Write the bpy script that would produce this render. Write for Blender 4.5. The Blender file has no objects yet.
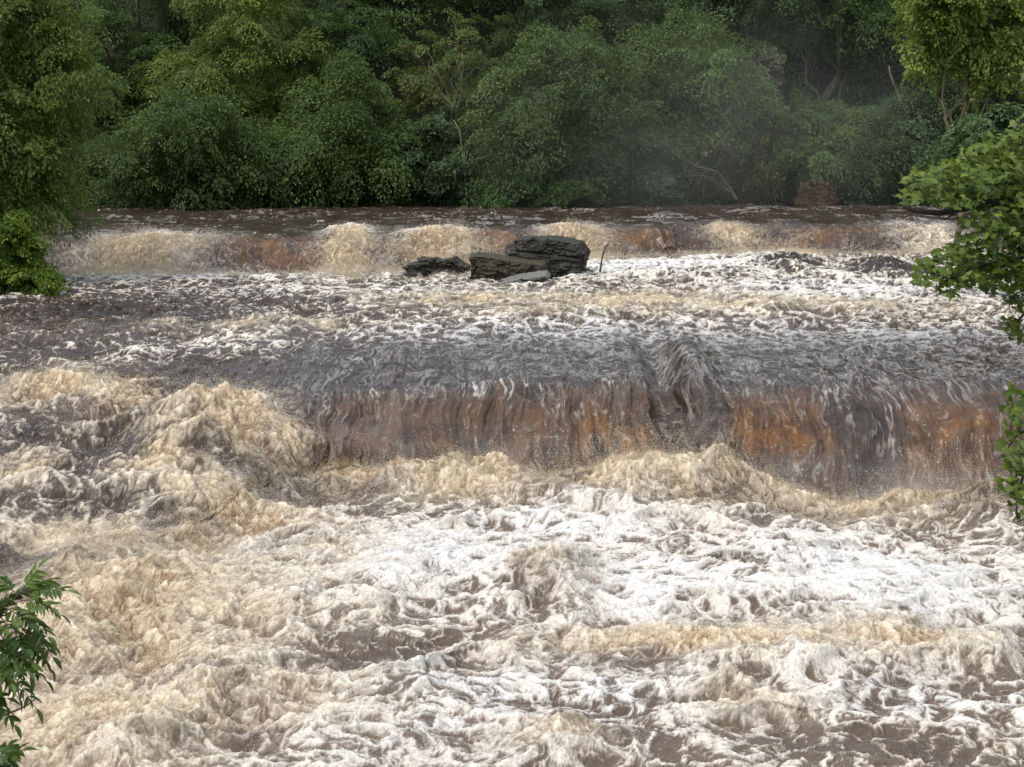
import bpy, math, random
import numpy as np
from mathutils import Vector, Matrix, Quaternion

random.seed(7)
RNG = np.random.default_rng(11)
R = math.radians
F32 = np.float32
scene = bpy.context.scene
col = scene.collection

# ------------------------------------------------------------------ camera, sky, sun, exposure
W_PX, H_PX, F_PX = 1024.0, 767.0, 1900.0
CAM_Z, PITCH = 5.74, math.atan((383.5 - 155.0) / 1900.0)
cam_d = bpy.data.cameras.new("camera")
cam_d.sensor_width = 36.0
cam_d.lens = 36.0 * F_PX / W_PX
cam_d.clip_start, cam_d.clip_end = 0.1, 3000.0
cam = bpy.data.objects.new("camera", cam_d)
cam.location = (0, 0, CAM_Z)
cam.rotation_euler = (math.pi / 2 - PITCH, 0, 0)
col.objects.link(cam)
scene.camera = cam

SUN_EL, SUN_AZ = R(57), R(-130)          # azimuth measured from +Y towards +X
world = bpy.data.worlds.new("World")
scene.world = world
world.use_nodes = True
wn = world.node_tree
bg = wn.nodes["Background"]
sky = wn.nodes.new("ShaderNodeTexSky")
sky.sky_type = 'NISHITA'
sky.sun_disc = False
sky.sun_elevation = SUN_EL
sky.sun_rotation = SUN_AZ
sky.air_density, sky.dust_density, sky.ozone_density = 2.0, 2.5, 1.5
hs = wn.nodes.new("ShaderNodeHueSaturation")
hs.inputs['Saturation'].default_value = 0.50
wn.links.new(sky.outputs[0], hs.inputs['Color'])
wn.links.new(hs.outputs[0], bg.inputs['Color'])
bg.inputs['Strength'].default_value = 0.15

sun_d = bpy.data.lights.new("sun", 'SUN')
sun_d.energy = 1.0
sun_d.angle = R(11)
sun_d.color = (1.0, 0.97, 0.92)
sun = bpy.data.objects.new("sun", sun_d)
_dir = Vector((math.sin(SUN_AZ) * math.cos(SUN_EL), math.cos(SUN_AZ) * math.cos(SUN_EL), math.sin(SUN_EL)))
sun.rotation_euler = _dir.to_track_quat('Z', 'Y').to_euler()
sun.location = (0, 0, 60)
col.objects.link(sun)

vs = scene.view_settings
vs.view_transform = 'Standard'
vs.look = 'None'
vs.exposure = 0.58
vs.gamma = 1.0
vs.use_curve_mapping = False
scene.cycles.use_denoising = True
scene.cycles.max_bounces = 8
scene.cycles.volume_bounces = 1
scene.cycles.volume_step_rate = 2.0

# ------------------------------------------------------------------ helpers
def unproject(px, py, d):
    """world point that the photograph shows at pixel (px, py), d metres down the valley (a measuring aid)"""
    xc, yc = (px - 512.0) / F_PX, (383.5 - py) / F_PX
    c, s = math.cos(PITCH), math.sin(PITCH)
    vy = c + yc * s
    vz = -s + yc * c
    k = d / vy
    return Vector((xc * k, d, CAM_Z + vz * k))

def tag(o, label=None, cat=None, group=None, kind=None):
    if label: o["label"] = label
    if cat: o["category"] = cat
    if group: o["group"] = group
    if kind: o["kind"] = kind
    return o

def empty(name, loc=(0, 0, 0)):
    o = bpy.data.objects.new(name, None)
    o.empty_display_size = 0.3
    o.location = loc
    col.objects.link(o)
    return o

def link_mesh(name, me, mat, parent=None):
    o = bpy.data.objects.new(name, me)
    if mat is not None and not me.materials:
        me.materials.append(mat)
    if parent is not None:
        o.parent = parent
    col.objects.link(o)
    return o

def mesh_np(name, verts, faces, smooth=True):
    """fast mesh from numpy: verts (N,3); faces (M,k) all with the same number of corners"""
    me = bpy.data.meshes.new(name)
    v = np.ascontiguousarray(verts, dtype=F32)
    f = np.ascontiguousarray(faces, dtype=np.int32)
    m, k = f.shape
    me.vertices.add(len(v))
    me.vertices.foreach_set("co", v.ravel())
    me.loops.add(m * k)
    me.loops.foreach_set("vertex_index", f.ravel())
    me.polygons.add(m)
    me.polygons.foreach_set("loop_start", np.arange(0, m * k, k, dtype=np.int32))
    me.polygons.foreach_set("use_smooth", np.full(m, smooth, dtype=bool))
    me.update(calc_edges=True)
    return me

def add_attr(me, name, vals, domain='POINT'):
    a = me.attributes.new(name, 'FLOAT', domain)
    a.data.foreach_set("value", np.ascontiguousarray(vals, dtype=F32).ravel())

# ---- noise (gradient noise in 2D, numpy)
_perm = RNG.permutation(4096).astype(np.int32)
_ang = RNG.random(4096) * 2 * np.pi
_gx, _gy = np.cos(_ang).astype(F32), np.sin(_ang).astype(F32)

def pnoise(x, y, seed=0):
    x = np.asarray(x, dtype=F32); y = np.asarray(y, dtype=F32)
    xf, yf = np.floor(x), np.floor(y)
    xi, yi = xf.astype(np.int32) + seed * 131, yf.astype(np.int32) + seed * 57
    fx, fy = x - xf, y - yf
    a0, a1 = _perm[xi & 4095], _perm[(xi + 1) & 4095]
    y0, y1 = yi & 4095, (yi + 1) & 4095
    def g(a, b, dx, dy):
        h = _perm[(a + b) & 4095]
        return _gx[h] * dx + _gy[h] * dy
    u = fx * fx * fx * (fx * (fx * 6 - 15) + 10)
    v = fy * fy * fy * (fy * (fy * 6 - 15) + 10)
    n0 = g(a0, y0, fx, fy); n1 = g(a1, y0, fx - 1, fy)
    m0 = g(a0, y1, fx, fy - 1); m1 = g(a1, y1, fx - 1, fy - 1)
    n0 += u * (n1 - n0); m0 += u * (m1 - m0)
    return (n0 + v * (m0 - n0)) * F32(1.5)

def fbm(x, y, octv=4, seed=0, gain=0.5, lac=2.03):
    s = 0; a = 1.0; t = 0
    for k in range(octv):
        s = s + a * pnoise(x, y, seed + k * 7); t += a
        a *= gain; x = x * lac; y = y * lac
    return s / t

def ridged(x, y, octv=4, seed=0, gain=0.5, lac=2.03):
    s = 0; a = 1.0; t = 0
    for k in range(octv):
        s = s + a * (1 - np.minimum(np.abs(pnoise(x, y, seed + k * 7)) * 1.6, 1)); t += a
        a *= gain; x = x * lac; y = y * lac
    return s / t

def sstep(a, b, x):
    t = np.clip((x - a) / (b - a), 0, 1)
    return t * t * (3 - 2 * t)

def lerp(a, b, t):
    return a + (b - a) * t

# ---- node helpers
def new_mat(name):
    m = bpy.data.materials.new(name)
    m.use_nodes = True
    nt = m.node_tree
    return m, nt, nt.nodes["Principled BSDF"]

def attr_node(nt, name):
    n = nt.nodes.new("ShaderNodeAttribute"); n.attribute_name = name
    return n.outputs['Fac']

def mixc(nt, fac, a, b):
    n = nt.nodes.new("ShaderNodeMix"); n.data_type = 'RGBA'
    for i, v in ((0, fac), (6, a), (7, b)):
        if isinstance(v, (tuple, list)): n.inputs[i].default_value = (*v, 1.0) if len(v) == 3 else v
        elif isinstance(v, (int, float)): n.inputs[i].default_value = v
        else: nt.links.new(v, n.inputs[i])
    return n.outputs[2]

def mathn(nt, op, a, b=None, c=None, clamp=False):
    n = nt.nodes.new("ShaderNodeMath"); n.operation = op; n.use_clamp = clamp
    for i, v in ((0, a), (1, b), (2, c)):
        if v is None: continue
        if isinstance(v, (int, float)): n.inputs[i].default_value = v
        else: nt.links.new(v, n.inputs[i])
    return n.outputs[0]

def noisen(nt, scale, detail=4, rough=0.55, vec=None, dist=0.0):
    n = nt.nodes.new("ShaderNodeTexNoise")
    n.inputs['Scale'].default_value = scale; n.inputs['Detail'].default_value = detail
    n.inputs['Roughness'].default_value = rough; n.inputs['Distortion'].default_value = dist
    if vec is not None: nt.links.new(vec, n.inputs['Vector'])
    return n.outputs['Fac']

def rampn(nt, fac, stops):
    n = nt.nodes.new("ShaderNodeValToRGB")
    e = n.color_ramp.elements
    while len(e) < len(stops): e.new(0.5)
    for el, (p, c) in zip(e, stops):
        el.position = p; el.color = (*c, 1.0)
    nt.links.new(fac, n.inputs[0])
    return n.outputs[0]

# ------------------------------------------------------------------ the river: one sheet over two falls
NC, SEG = 1800, (1080, 270, 640, 130, 170)
def half_width(y): return np.minimum(0.33 * y + 2.6, 17.5)

def river_base(a, v):
    """a in [-1,1] across, v in [0,5] along (pool, face, pool, face, pool) -> x, y, z, t of the falls"""
    y0 = np.interp(v, [0, 1, 2, 3, 4, 5], [10.5, 31.5, 34.0, 60.0, 63.0, 90.0])
    x = a * half_width(y0)
    left = sstep(-3.2, -5.8, x)
    wob = 0.35 * np.sin(x * 1.1 + 0.6) + 0.22 * np.sin(x * 2.7 + 2.0)
    notch = np.exp(-((x - 2.85) / 0.38) ** 2)
    yc = lerp(35.0 + wob * 0.7 + 0.75 * notch - 0.25 * sstep(4, 9, x), 36.2, left)
    yb = lerp(32.5 + wob * 0.6 - 1.0 * sstep(2.5, 6, x) + 0.5 * notch, 26.6, left)
    k = sstep(-6, 8, x)
    yub = 58.5 + 6.5 * k + 0.5 * np.sin(x * 0.9)
    yuc = 61.0 + 6.6 * k + 0.35 * np.sin(x * 0.9 + 0.5) + 0.25 * np.sin(x * 2.3)
    zu = 3.2 + 0.22 * k                     # upper crest
    zub = 2.15 + 0.34 * k                   # foot of the upper fall
    zl = 1.66 - 0.26 * sstep(0.5, -4.5, x)                               # lower crest
    zb = lerp(0.05 - 0.30 * sstep(2.8, 5.5, x) * (1 - 0.55 * sstep(7, 9, x)), 0.0, left)
    near_z, far_z = -0.40, 3.62
    seg = np.minimum(v.astype(np.int32), 4)
    t = v - seg
    y = np.zeros_like(x); z = np.zeros_like(x)
    m = seg == 0
    y[m] = lerp(10.5, yb[m], t[m]); z[m] = lerp(near_z, zb[m], t[m])
    m = seg == 1
    q = 1 - t[m]
    y[m] = lerp(yc[m], yb[m], q)
    zface = zl[m] - (zl[m] - zb[m]) * q ** 2.0
    zleft = zl[m] - (zl[m] - zb[m]) * (0.62 * q + 0.38 * sstep(0, 1, q) + 0.05 * np.sin(q * 11.0 + x[m] * 1.3))
    z[m] = lerp(zface, zleft, left[m])
    m = seg == 2
    y[m] = lerp(yc[m], yub[m], t[m])
    lip = np.exp(-t[m] * 25.0 / 3.0)
    z[m] = lerp(2.02, zub[m], t[m]) - (2.02 - zl[m]) * lip
    m = seg == 3
    q = 1 - t[m]
    y[m] = lerp(yuc[m], yub[m], q); z[m] = zu[m] - (zu[m] - zub[m]) * q ** 1.7
    m = seg == 4
    y[m] = lerp(yuc[m], 90.0, t[m])
    z[m] = zu[m] + (far_z - zu[m]) * (1 - np.exp(-t[m] * 3.0))
    return x, y, z, left

def project(x, y, z):
    c, s = math.cos(PITCH), math.sin(PITCH)
    dz = z - CAM_Z
    depth = y * c - dz * s
    return 512 + F_PX * x / depth, 383.5 - F_PX * (y * s + dz * c) / depth

def arc_of(y, z):
    d = np.sqrt(np.diff(y, axis=0) ** 2 + np.diff(z, axis=0) ** 2)
    return np.concatenate([np.zeros((1, y.shape[1]), F32), np.cumsum(d, axis=0)], axis=0).astype(F32)

v1 = np.concatenate([np.linspace(k, k + 1, n, endpoint=False) for k, n in enumerate(SEG)] + [[5.0 - 1e-6]])
a1 = np.linspace(-1, 1, NC)
A, V = np.meshgrid(a1, v1)
X, Y, Z, LEFT = [q.astype(F32) for q in river_base(A, V)]
V = V.astype(F32)
S = arc_of(Y, Z)
PX0, PY0 = project(X[::8, ::8], Y[::8, ::8], Z[::8, ::8])
SX, SS = X[::8, ::8], S[::8, ::8]

def locate(px, py):
    """(x, arc) on the undisturbed river seen at a pixel of the photograph"""
    d = (PX0 - px) ** 2 + (PY0 - py) ** 2
    i = np.unravel_index(np.argmin(d), d.shape)
    return SX[i], SS[i]

def blob(px, py, wx, wy, rot=0.0, p=2.0):
    """soft elliptical patch on the river centred where the photo has it; wx, wy its size there in pixels"""
    x0, s0 = locate(px, py)
    xa, _ = locate(px + wx, py)
    sx = max(abs(xa - x0), 0.05)
    _, sa = locate(px, py - wy); _, sb = locate(px, py + wy)
    ss = max(abs(sa - sb) / 2, 0.1)
    dx, ds = (X - x0) / sx, (S - s0) / ss
    if rot:
        c, s = math.cos(rot), math.sin(rot)
        dx, ds = dx * c + ds * s, -dx * s + ds * c
    return np.exp(-(dx * dx + ds * ds) ** (p / 2)).astype(F32)

def blobs(lst, base=0.0):
    o = np.full(X.shape, base, F32)
    for b in lst:
        amp, args = b[0], b[1:]
        o = np.maximum(o, amp * blob(*args)) if amp > 0 else o * (1 + amp * blob(*args))
    return o

# zones along the stream
zlow = 1 - sstep(0.86, 1.02, V)
zface = sstep(0.95, 1.1, V) * (1 - sstep(1.72, 1.98, V))
zmid = sstep(1.75, 2.05, V) * (1 - sstep(2.9, 3.02, V))
zlip = sstep(1.3, 1.9, V) * (1 - sstep(2.07, 2.27, V)) * (1 - LEFT)
zup = sstep(2.97, 3.08, V) * (1 - sstep(3.6, 3.95, V))
zfar = sstep(3.6, 3.95, V)
casc = zface * LEFT

# large swells and boils (heights in metres)
bump_list = [
    # height, px, py, wx, wy
    (0.55, 645, 500, 60, 24), (0.26, 560, 508, 45, 18), (0.30, 740, 505, 45, 18), (0.12, 850, 535, 60, 16), (0.30, 960, 525, 60, 20), (0.3, 1030, 512, 50, 20),
    (0.48, 335, 468, 45, 20), (0.42, 425, 484, 50, 16), (0.34, 500, 494, 40, 14), (0.40, 700, 490, 40, 14), (0.28, 790, 500, 30, 12),
    (0.30, 470, 585, 110, 30), (0.34, 560, 590, 45, 30, 0.5), (0.32, 850, 590, 150, 36), (0.20, 700, 610, 70, 25),
    (0.24, 690, 660, 120, 18), (0.16, 840, 665, 70, 16), (0.20, 920, 650, 60, 16), (0.12, 1000, 655, 40, 16),
    (0.34, 130, 600, 70, 32), (0.26, 60, 650, 60, 30), (0.28, 230, 690, 60, 26), (0.30, 130, 745, 60, 22), (0.18, 400, 690, 60, 20),
    (0.22, 560, 745, 70, 20), (0.16, 720, 690, 35, 18), (0.20, 900, 750, 80, 18), (0.2, 330, 610, 60, 22),
    # cascade on the left
    (0.8, 212, 440, 72, 36), (0.12, 190, 500, 60, 30), (0.38, 55, 395, 55, 18), (0.30, 40, 480, 45, 24), (0.30, 110, 420, 50, 20), (0.2, 150, 385, 40, 14),
    # middle reach
    (0.26, 290, 330, 60, 10), (0.22, 600, 320, 90, 9), (0.24, 800, 315, 90, 10), (0.18, 450, 330, 70, 8), (0.2, 130, 330, 70, 8), (0.16, 950, 340, 70, 8),
    (0.34, 790, 265, 34, 8), (0.34, 885, 272, 36, 8), (0.2, 690, 275, 50, 7), (0.16, 330, 300, 80, 7),
    # upper fall plumes
    (0.34, 150, 252, 50, 16), (0.36, 350, 240, 22, 14), (0.42, 440, 245, 40, 16), (0.34, 575, 238, 30, 12), (0.30, 735, 235, 26, 9), (0.3, 230, 250, 26, 12), (0.26, 660, 240, 24, 10), (0.24, 860, 240, 26, 9), (0.25, 930, 240, 40, 10), (0.2, 520, 250, 50, 10),
]
H = np.zeros_like(X)
for b in bump_list:
    H += b[0] * blob(*b[1:])
H -= 0.45 * np.exp(-((X - 2.85) / 0.3) ** 2) * sstep(1.15, 1.6, V) * (1 - sstep(2.0, 2.2, V))     # notch in the crest
H += 0.26 * np.exp(-((X - 3.35 - (V - 2) * 1.2) / 0.33) ** 2) * sstep(1.35, 1.8, V) * (1 - sstep(2.05, 2.25, V))

# ragged crest and boiling feet of the falls
H += 0.16 * fbm(X / 1.5, X * 0 + 3.3, 3, 183) * sstep(1.45, 1.85, V) * sstep(2.3, 2.0, V) * (1 - LEFT)
ft_ = np.exp(-((V - 0.985) / 0.035) ** 2)
H += ft_ * (0.12 + 0.38 * np.clip(fbm(X / 0.75, S / 0.8, 3, 185) + 0.15, 0, 1))
# warped coordinates carried by the current
wx = 0.55 * fbm(X / 1.6, S / 2.2, 3, 3)
ws = 0.75 * fbm(X / 1.6 + 9.1, S / 2.2 + 4.7, 3, 5)
XW, SW = X + wx, S + ws
wx2 = 0.16 * fbm(X / 0.36, S / 0.42, 3, 13)
ws2 = 0.19 * fbm(X / 0.36 + 3, S / 0.42 + 8, 3, 17)
XF, SF = X + 0.5 * wx + wx2, S + 0.5 * ws + ws2

smooth_sheet = blobs([(0.9, 230, 385, 80, 26), (0.5, 60, 330, 100, 22), (0.7, 330, 368, 110, 18)])
smooth_sheet *= 1 - sstep(0.25, 0.7, blob(205, 450, 75, 46))
rush = blobs([(1, 450, 560, 140, 40), (1, 860, 590, 170, 55), (0.9, 630, 570, 100, 44), (0.8, 600, 690, 300, 50), (0.6, 860, 720, 200, 50)])
boil = blobs([
    (1, 640, 490, 95, 36), (0.9, 860, 512, 190, 26), (1, 360, 470, 120, 30), (1, 480, 490, 110, 22), (1, 760, 498, 80, 22), (0.9, 130, 610, 170, 95), (0.8, 110, 720, 140, 60), (0.6, 200, 445, 100, 62), (0.3, 60, 440, 80, 60), (0.95, 235, 430, 66, 44), (1, 285, 462, 40, 24), (0.8, 200, 500, 50, 24), (0.9, 50, 398, 60, 14), (0.9, 130, 400, 40, 18), (0.9, 25, 478, 46, 18), (0.8, 90, 540, 110, 22),
    (1, 700, 648, 160, 16), (1, 900, 650, 100, 16), (0.7, 330, 555, 70, 30), (0.7, 560, 585, 40, 30), (0.8, 800, 312, 150, 12), (0.7, 600, 318, 120, 10), (0.6, 920, 325, 80, 9), (0.6, 470, 300, 110, 7), (0.6, 720, 335, 130, 6), (0.4, 330, 330, 250, 6), (0.8, 640, 300, 100, 8),
    (1, 250, 520, 70, 20), (1, 190, 545, 70, 22), (0.9, 150, 470, 60, 14), (1, 150, 250, 62, 22), (1, 350, 242, 26, 22), (1, 440, 245, 46, 22), (1, 575, 240, 36, 18), (0.9, 735, 236, 28, 14), (0.9, 930, 240, 40, 14), (0.7, 790, 255, 40, 7), (0.6, 560, 745, 60, 16), (0.7, 740, 700, 60, 18),
    (0.6, 300, 690, 90, 40)])
boil = np.clip(boil * (0.9 + (0.5 + 0.9 * zmid) * fbm(X / 0.9, S / 1.1, 3, 151)), 0, 1)

boil *= 1 - 0.92 * sstep(0.99, 1.10, V) * sstep(2.4, 2.2, V) * (1 - sstep(-3.3, -4.0, X))
turb = 0.9 * zlow + 0.8 * casc + 0.08 * zface * (1 - LEFT) + 0.72 * zmid + 0.35 * zup + 0.25 * zfar
turb *= 1 - 0.75 * zlip
turb *= 1 - 0.75 * smooth_sheet
turb_low = turb * (1 - 0.45 * rush * zlow)

n1 = ridged(XW / 1.9, SW / 1.5, 2, 21)                     # wave crests
n2 = fbm(XW / 0.62, SW / 0.6, 3, 31)
n3 = np.abs(fbm(XF / 0.21, SF / 0.24, 4, 41))              # billows of the boils
n4 = fbm(XF / 0.085, SF / 0.095, 2, 51)                    # grain
n5 = pnoise(X / 0.034, S / 0.042, 61)
# web of foam filaments, three sizes, dragged about by the current
r1 = 1 - np.minimum(np.abs(pnoise(XF / 0.33, SF / 0.44, 101)) * 2.4, 1)
r2 = 1 - np.minimum(np.abs(pnoise((XF + 0.5 * wx2) / 0.155, (SF + 0.5 * ws2) / 0.20, 103)) * 2.2, 1)
r3 = 1 - np.minimum(np.abs(pnoise((X + 2.2 * wx2) / 0.062, (S + 2.2 * ws2) / 0.085, 107)) * 2.0, 1)
web = 0.42 * r1 + 0.34 * r2 + 0.24 * r3
streamy = np.clip(0.8 * zlip + zface * (1 - LEFT) + 0.7 * zup + 0.4 * smooth_sheet * (1 - zlow), 0, 1)
fl = fbm((X + 0.6 * wx + 0.3 * wx2) / 0.34, S / 2.2 + 0.4 * ws, 4, 71)
fl2 = 1 - np.minimum(np.abs(fbm((X + 0.55 * wx + 0.35 * wx2) / 0.26, S / 1.7 + 0.5 * ws, 3, 81)) * 3.6, 1)
fl3 = 1 - np.minimum(np.abs(fbm((X + 0.5 * wx + 0.35 * wx2) / 0.085, S / 0.55, 2, 83)) * 2.6, 1)

chop = fbm(XW / 1.3, SW / 0.9, 4, 171)
Hn = zfar * (0.10 * chop + 0.10 * fbm(X / 3.5, S / 2.0, 2, 173)) + turb_low * (0.34 * (n1 - 0.6) + 0.10 * n2)
Hd = boil * (0.15 * (n3 - 0.15) + 0.035 * n4 + 0.022 * n5)
netty = (1 - boil) * (1 - streamy) * (zlow + casc + 0.9 * zmid + 0.25 * zfar)
Hd += netty * (0.024 * (r1 - 0.5) + 0.014 * (r2 - 0.5) + 0.010 * (r3 - 0.5) + 0.02 * (n3 - 0.15) + 0.010 * n4 + 0.006 * n5)
rip = fbm((X + 0.5 * wx) / 0.38, S / 0.30 + 0.8 * ws, 3, 195)
Hs = 0.035 * rip * zlip + 0.09 * fl * zface * (1 - LEFT) + streamy * (0.06 * fl + 0.016 * (fl2 - 0.5) + 0.006 * n4 + 0.03 * n2) + smooth_sheet * 0.03 * n2
Hs += (zup + 0.5 * zface * (1 - LEFT)) * (0.035 * (n3 - 0.15) + 0.012 * n5)
hsum = H * (0.72 + 0.55 * (n1 - 0.3)) + Hn + Hd + Hs

# push along the surface normal
def normals(P):
    du = np.gradient(P, axis=1); dv = np.gradient(P, axis=0)
    n = np.cross(du, dv)
    n /= np.linalg.norm(n, axis=2, keepdims=True) + 1e-9
    return n
P = np.stack([X, Y, Z], axis=2)
N = normals(P)
N[..., 2] = np.abs(N[..., 2])
kb = (zface * (1 - LEFT) + zup)[..., None]
N = N * kb + np.array([0, 0, 1], F32) * (1 - kb)
N /= np.linalg.norm(N, axis=2, keepdims=True)
P = P + N * hsum[..., None]
ch = 0.07 * boil + 0.04 * turb
P[..., 0] += ch * n2 + 0.25 * wx2 * boil
P[..., 1] += (-0.30 * turb * np.clip(n1 - 0.62, 0, 1) - 0.5 * ch * fbm(X / 0.5, S / 0.5, 2, 91)) * (1 - zfar)

# ---- what the water is made of at each place (foam cover, its tan or white tone, amber of thin water; lip sheen painted in as foam)
crest = np.clip((n1 - 0.55) * 1.6 + n2 * 0.9, -1, 1)
white_patch = blobs([
    (1, 430, 560, 170, 44), (1, 860, 590, 190, 55), (1, 640, 590, 130, 44), (1, 560, 530, 130, 24), (0.75, 560, 690, 260, 44), (0.6, 450, 730, 180, 40), (0.65, 900, 690, 160, 34),
    (0.95, 640, 265, 150, 9), (0.95, 200, 275, 170, 6), (0.8, 860, 290, 150, 12), (0.45, 330, 290, 150, 8), (0.5, 560, 335, 240, 12), (0.6, 860, 340, 170, 12), (0.2, 150, 345, 160, 12), (0.9, 950, 250, 80, 9),
    
])
dark_patch = blobs([
    (1, 370, 650, 75, 14), (0.6, 420, 700, 80, 16), (0.5, 120, 500, 50, 12), (0.7, 215, 478, 38, 12), (1, 40, 435, 60, 18), (0.8, 60, 512, 50, 12), (1, 235, 385, 90, 26), (0.9, 110, 460, 50, 20),
    (0.8, 540, 605, 40, 16), (0.9, 720, 688, 36, 13), (0.5, 860, 745, 180, 26), (0.7, 980, 700, 60, 20), (1, 790, 266, 30, 6), (1, 885, 271, 32, 6), (0.8, 120, 310, 160, 16),
    (0.6, 640, 662, 60, 10), (0.6, 580, 700, 120, 14), (0.6, 130, 680, 40, 14), (0.6, 620, 740, 90, 10), (0.5, 440, 640, 90, 10),
])
dens = 0.47 * zlow + 0.40 * casc + 0.08 * zface * (1 - LEFT) + (0.31 + 0.09 * sstep(-6, 3, X)) * zmid + 0.06 * zup + 0.0 * zfar
dens += 0.34 * white_patch * (1 - 0.4 * zlip) + 0.16 * boil - 0.34 * dark_patch * (1 - 0.4 * boil) - 0.25 * smooth_sheet * (1 - zlow) + 0.20 * crest * (1 - streamy) + 0.12 * fbm(X / 0.9, S / 1.4, 3, 161)
fweb = sstep(-0.19, 0.21, web + 0.10 * n4 - (1 - dens))
dboil = 0.20 + 0.60 * boil - (0.35 + 0.35 * casc) * dark_patch + 0.22 * crest
fboil = sstep(-0.30, 0.38, (n3 * 2.4 - 0.55) * 0.8 + 0.30 * n4 + 0.16 * n5 + dboil - 0.12)
thread = sstep(0.60, 0.92, fl2 * 0.62 + fl3 * 0.38) * (0.42 * zlip + 0.36 * zface * (1 - LEFT) + 0.22 * zup + 0.5 * smooth_sheet)
thread *= 0.15 + 0.85 * sstep(-0.2, 0.5, fbm(X / 0.8, S / 1.4, 3, 121))
ffar = zfar * sstep(0.55, 0.9, 1 - np.minimum(np.abs(fbm(XW / 1.1, SW / 1.6, 4, 175)) * 5.0, 1)) * sstep(-0.15, 0.45, fbm(X / 4.0, S / 6.0, 2, 177)) * 0.4
ffar = np.maximum(ffar, zfar * 0.3 * sstep(0.3, 0.6, chop))
fl4 = 1 - np.minimum(np.abs(fbm((X + 0.55 * wx + 0.22 * wx2) / 0.12, S / 1.3 + 0.4 * ws, 3, 191)) * 3.0, 1)
sheen_veil = sstep(0.52, 1.0, fl4) * sstep(-0.35, 0.35, fbm(X / 0.7, S / 1.2, 3, 193)) * np.clip(zlip + 0.4 * smooth_sheet * (1 - zlow), 0, 1)  # fine foam threads that also paint a pale sky sheen onto the lip
thread = np.maximum(thread, 0.28 * sheen_veil)
foam = np.clip(np.maximum(np.maximum(lerp(fweb * (1 - 0.9 * streamy), fboil, np.clip(boil * 1.25, 0, 1)), thread), ffar), 0, 1)
tone = np.clip(0.42 + 0.55 * white_patch - (0.62 + 0.12 * zup) * boil + 0.2 * fbm(X / 0.7, S / 0.9, 3, 131) + 0.35 * thread + 0.45 * zlip + 0.3 * zfar, 0, 1)
depth = np.clip(lerp(0.35 + 0.8 * (web - 0.35), 0.5 + 1.0 * (n3 * 2.2 - 0.5) + 0.4 * n4 + 0.15 * n5, boil) + 0.30 * crest, 0, 1)   # thin foam lets brown water show
amber_patch = blobs([
    (1, 610, 440, 50, 40), (0.9, 775, 430, 66, 44), (0.8, 960, 435, 70, 42), (0.7, 830, 450, 20, 45), (0.5, 420, 425, 130, 34), (0.55, 530, 435, 60, 40), (0.75, 910, 440, 40, 44),
    (1, 275, 252, 50, 16), (0.9, 500, 245, 70, 16), (0.8, 640, 240, 60, 10), (0.8, 820, 238, 80, 10), (0.4, 110, 400, 50, 20),
])
grn = fbm(XF / 0.16, SF / 0.20, 3, 143)
amber_patch = np.maximum(amber_patch, zface * (1 - LEFT) * (0.34 + 0.22 * fbm(X / 1.1, S / 1.6, 2, 199)) * (1 - 0.5 * blob(690, 425, 26, 40)))
ledge = V + 0.16 * fbm(X / 0.8, X * 0, 3, 181) + 0.05 * fl
amber_patch *= 1 - (1 - LEFT) * sstep(1.50, 1.97, ledge) * (V < 2.5) 
strand = fbm((X + 0.5 * wx + 0.2 * wx2) / 0.16, S / 1.4, 4, 197)
amber = np.clip(amber_patch * (0.46 + 0.75 * fbm((X + wx2) / 0.55, S / 0.8, 3, 141) + 0.35 * grn + 0.5 * strand) - 0.55 * blob(690, 425, 26, 40) - 0.5 * blob(868, 430, 22, 40), 0, 1)
foam = np.maximum(foam, 0.45 * sstep(0.12, 0.7, 0.7 * grn + 0.4 * n4 + 0.5 * strand) * amber_patch * zface * (1 - LEFT))

aer = np.clip(0.85 * zlow + 0.30 * casc + 0.22 * zmid * (1 - zlip) + 0.03 * zlip + 0.10 * zface * (1 - LEFT) + 0.1 * zup + 0.06 * zfar - 0.35 * dark_patch + 0.25 * boil + 0.15 * crest, 0, 1)
nr, nc = X.shape
idx = np.arange(nr * nc, dtype=np.int32).reshape(nr, nc)
quads = np.stack([idx[:-1, :-1], idx[:-1, 1:], idx[1:, 1:], idx[1:, :-1]], axis=-1).reshape(-1, 4)
me = mesh_np("river_water", P.reshape(-1, 3), quads)
for nm, arr in (("foam", foam), ("tone", tone), ("thick", depth), ("amber", amber), ("aerated", aer)):
    add_attr(me, nm, arr)

wm, nt, bs = new_mat("flood_water")
fa, to, th, am, ae = (attr_node(nt, k) for k in ("foam", "tone", "thick", "amber", "aerated"))
geo = nt.nodes.new("ShaderNodeNewGeometry").outputs['Position']
gr = noisen(nt, 26, 5, 0.65, geo)
gr2 = noisen(nt, 7, 5, 0.6, geo)
wat = mixc(nt, am, mixc(nt, ae, (0.032, 0.021, 0.016), (0.150, 0.106, 0.075)), (0.215, 0.096, 0.030))
tan = mixc(nt, th, (0.34, 0.215, 0.112), (0.77, 0.655, 0.48))
wht = mixc(nt, th, (0.48, 0.45, 0.415), (0.85, 0.85, 0.845))
gr3 = noisen(nt, 55, 3, 0.7, geo)
tan = mixc(nt, mathn(nt, 'MULTIPLY_ADD', mathn(nt, 'SUBTRACT', mathn(nt, 'ADD', gr, gr3), 1.0), 1.15, th, clamp=True), (0.30, 0.192, 0.102), (0.77, 0.665, 0.49))
wht = mixc(nt, mathn(nt, 'MULTIPLY_ADD', mathn(nt, 'SUBTRACT', mathn(nt, 'ADD', gr, gr3), 1.0), 1.0, th, clamp=True), (0.48, 0.45, 0.415), (0.85, 0.85, 0.845))
fcol = mixc(nt, to, tan, wht)
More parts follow.
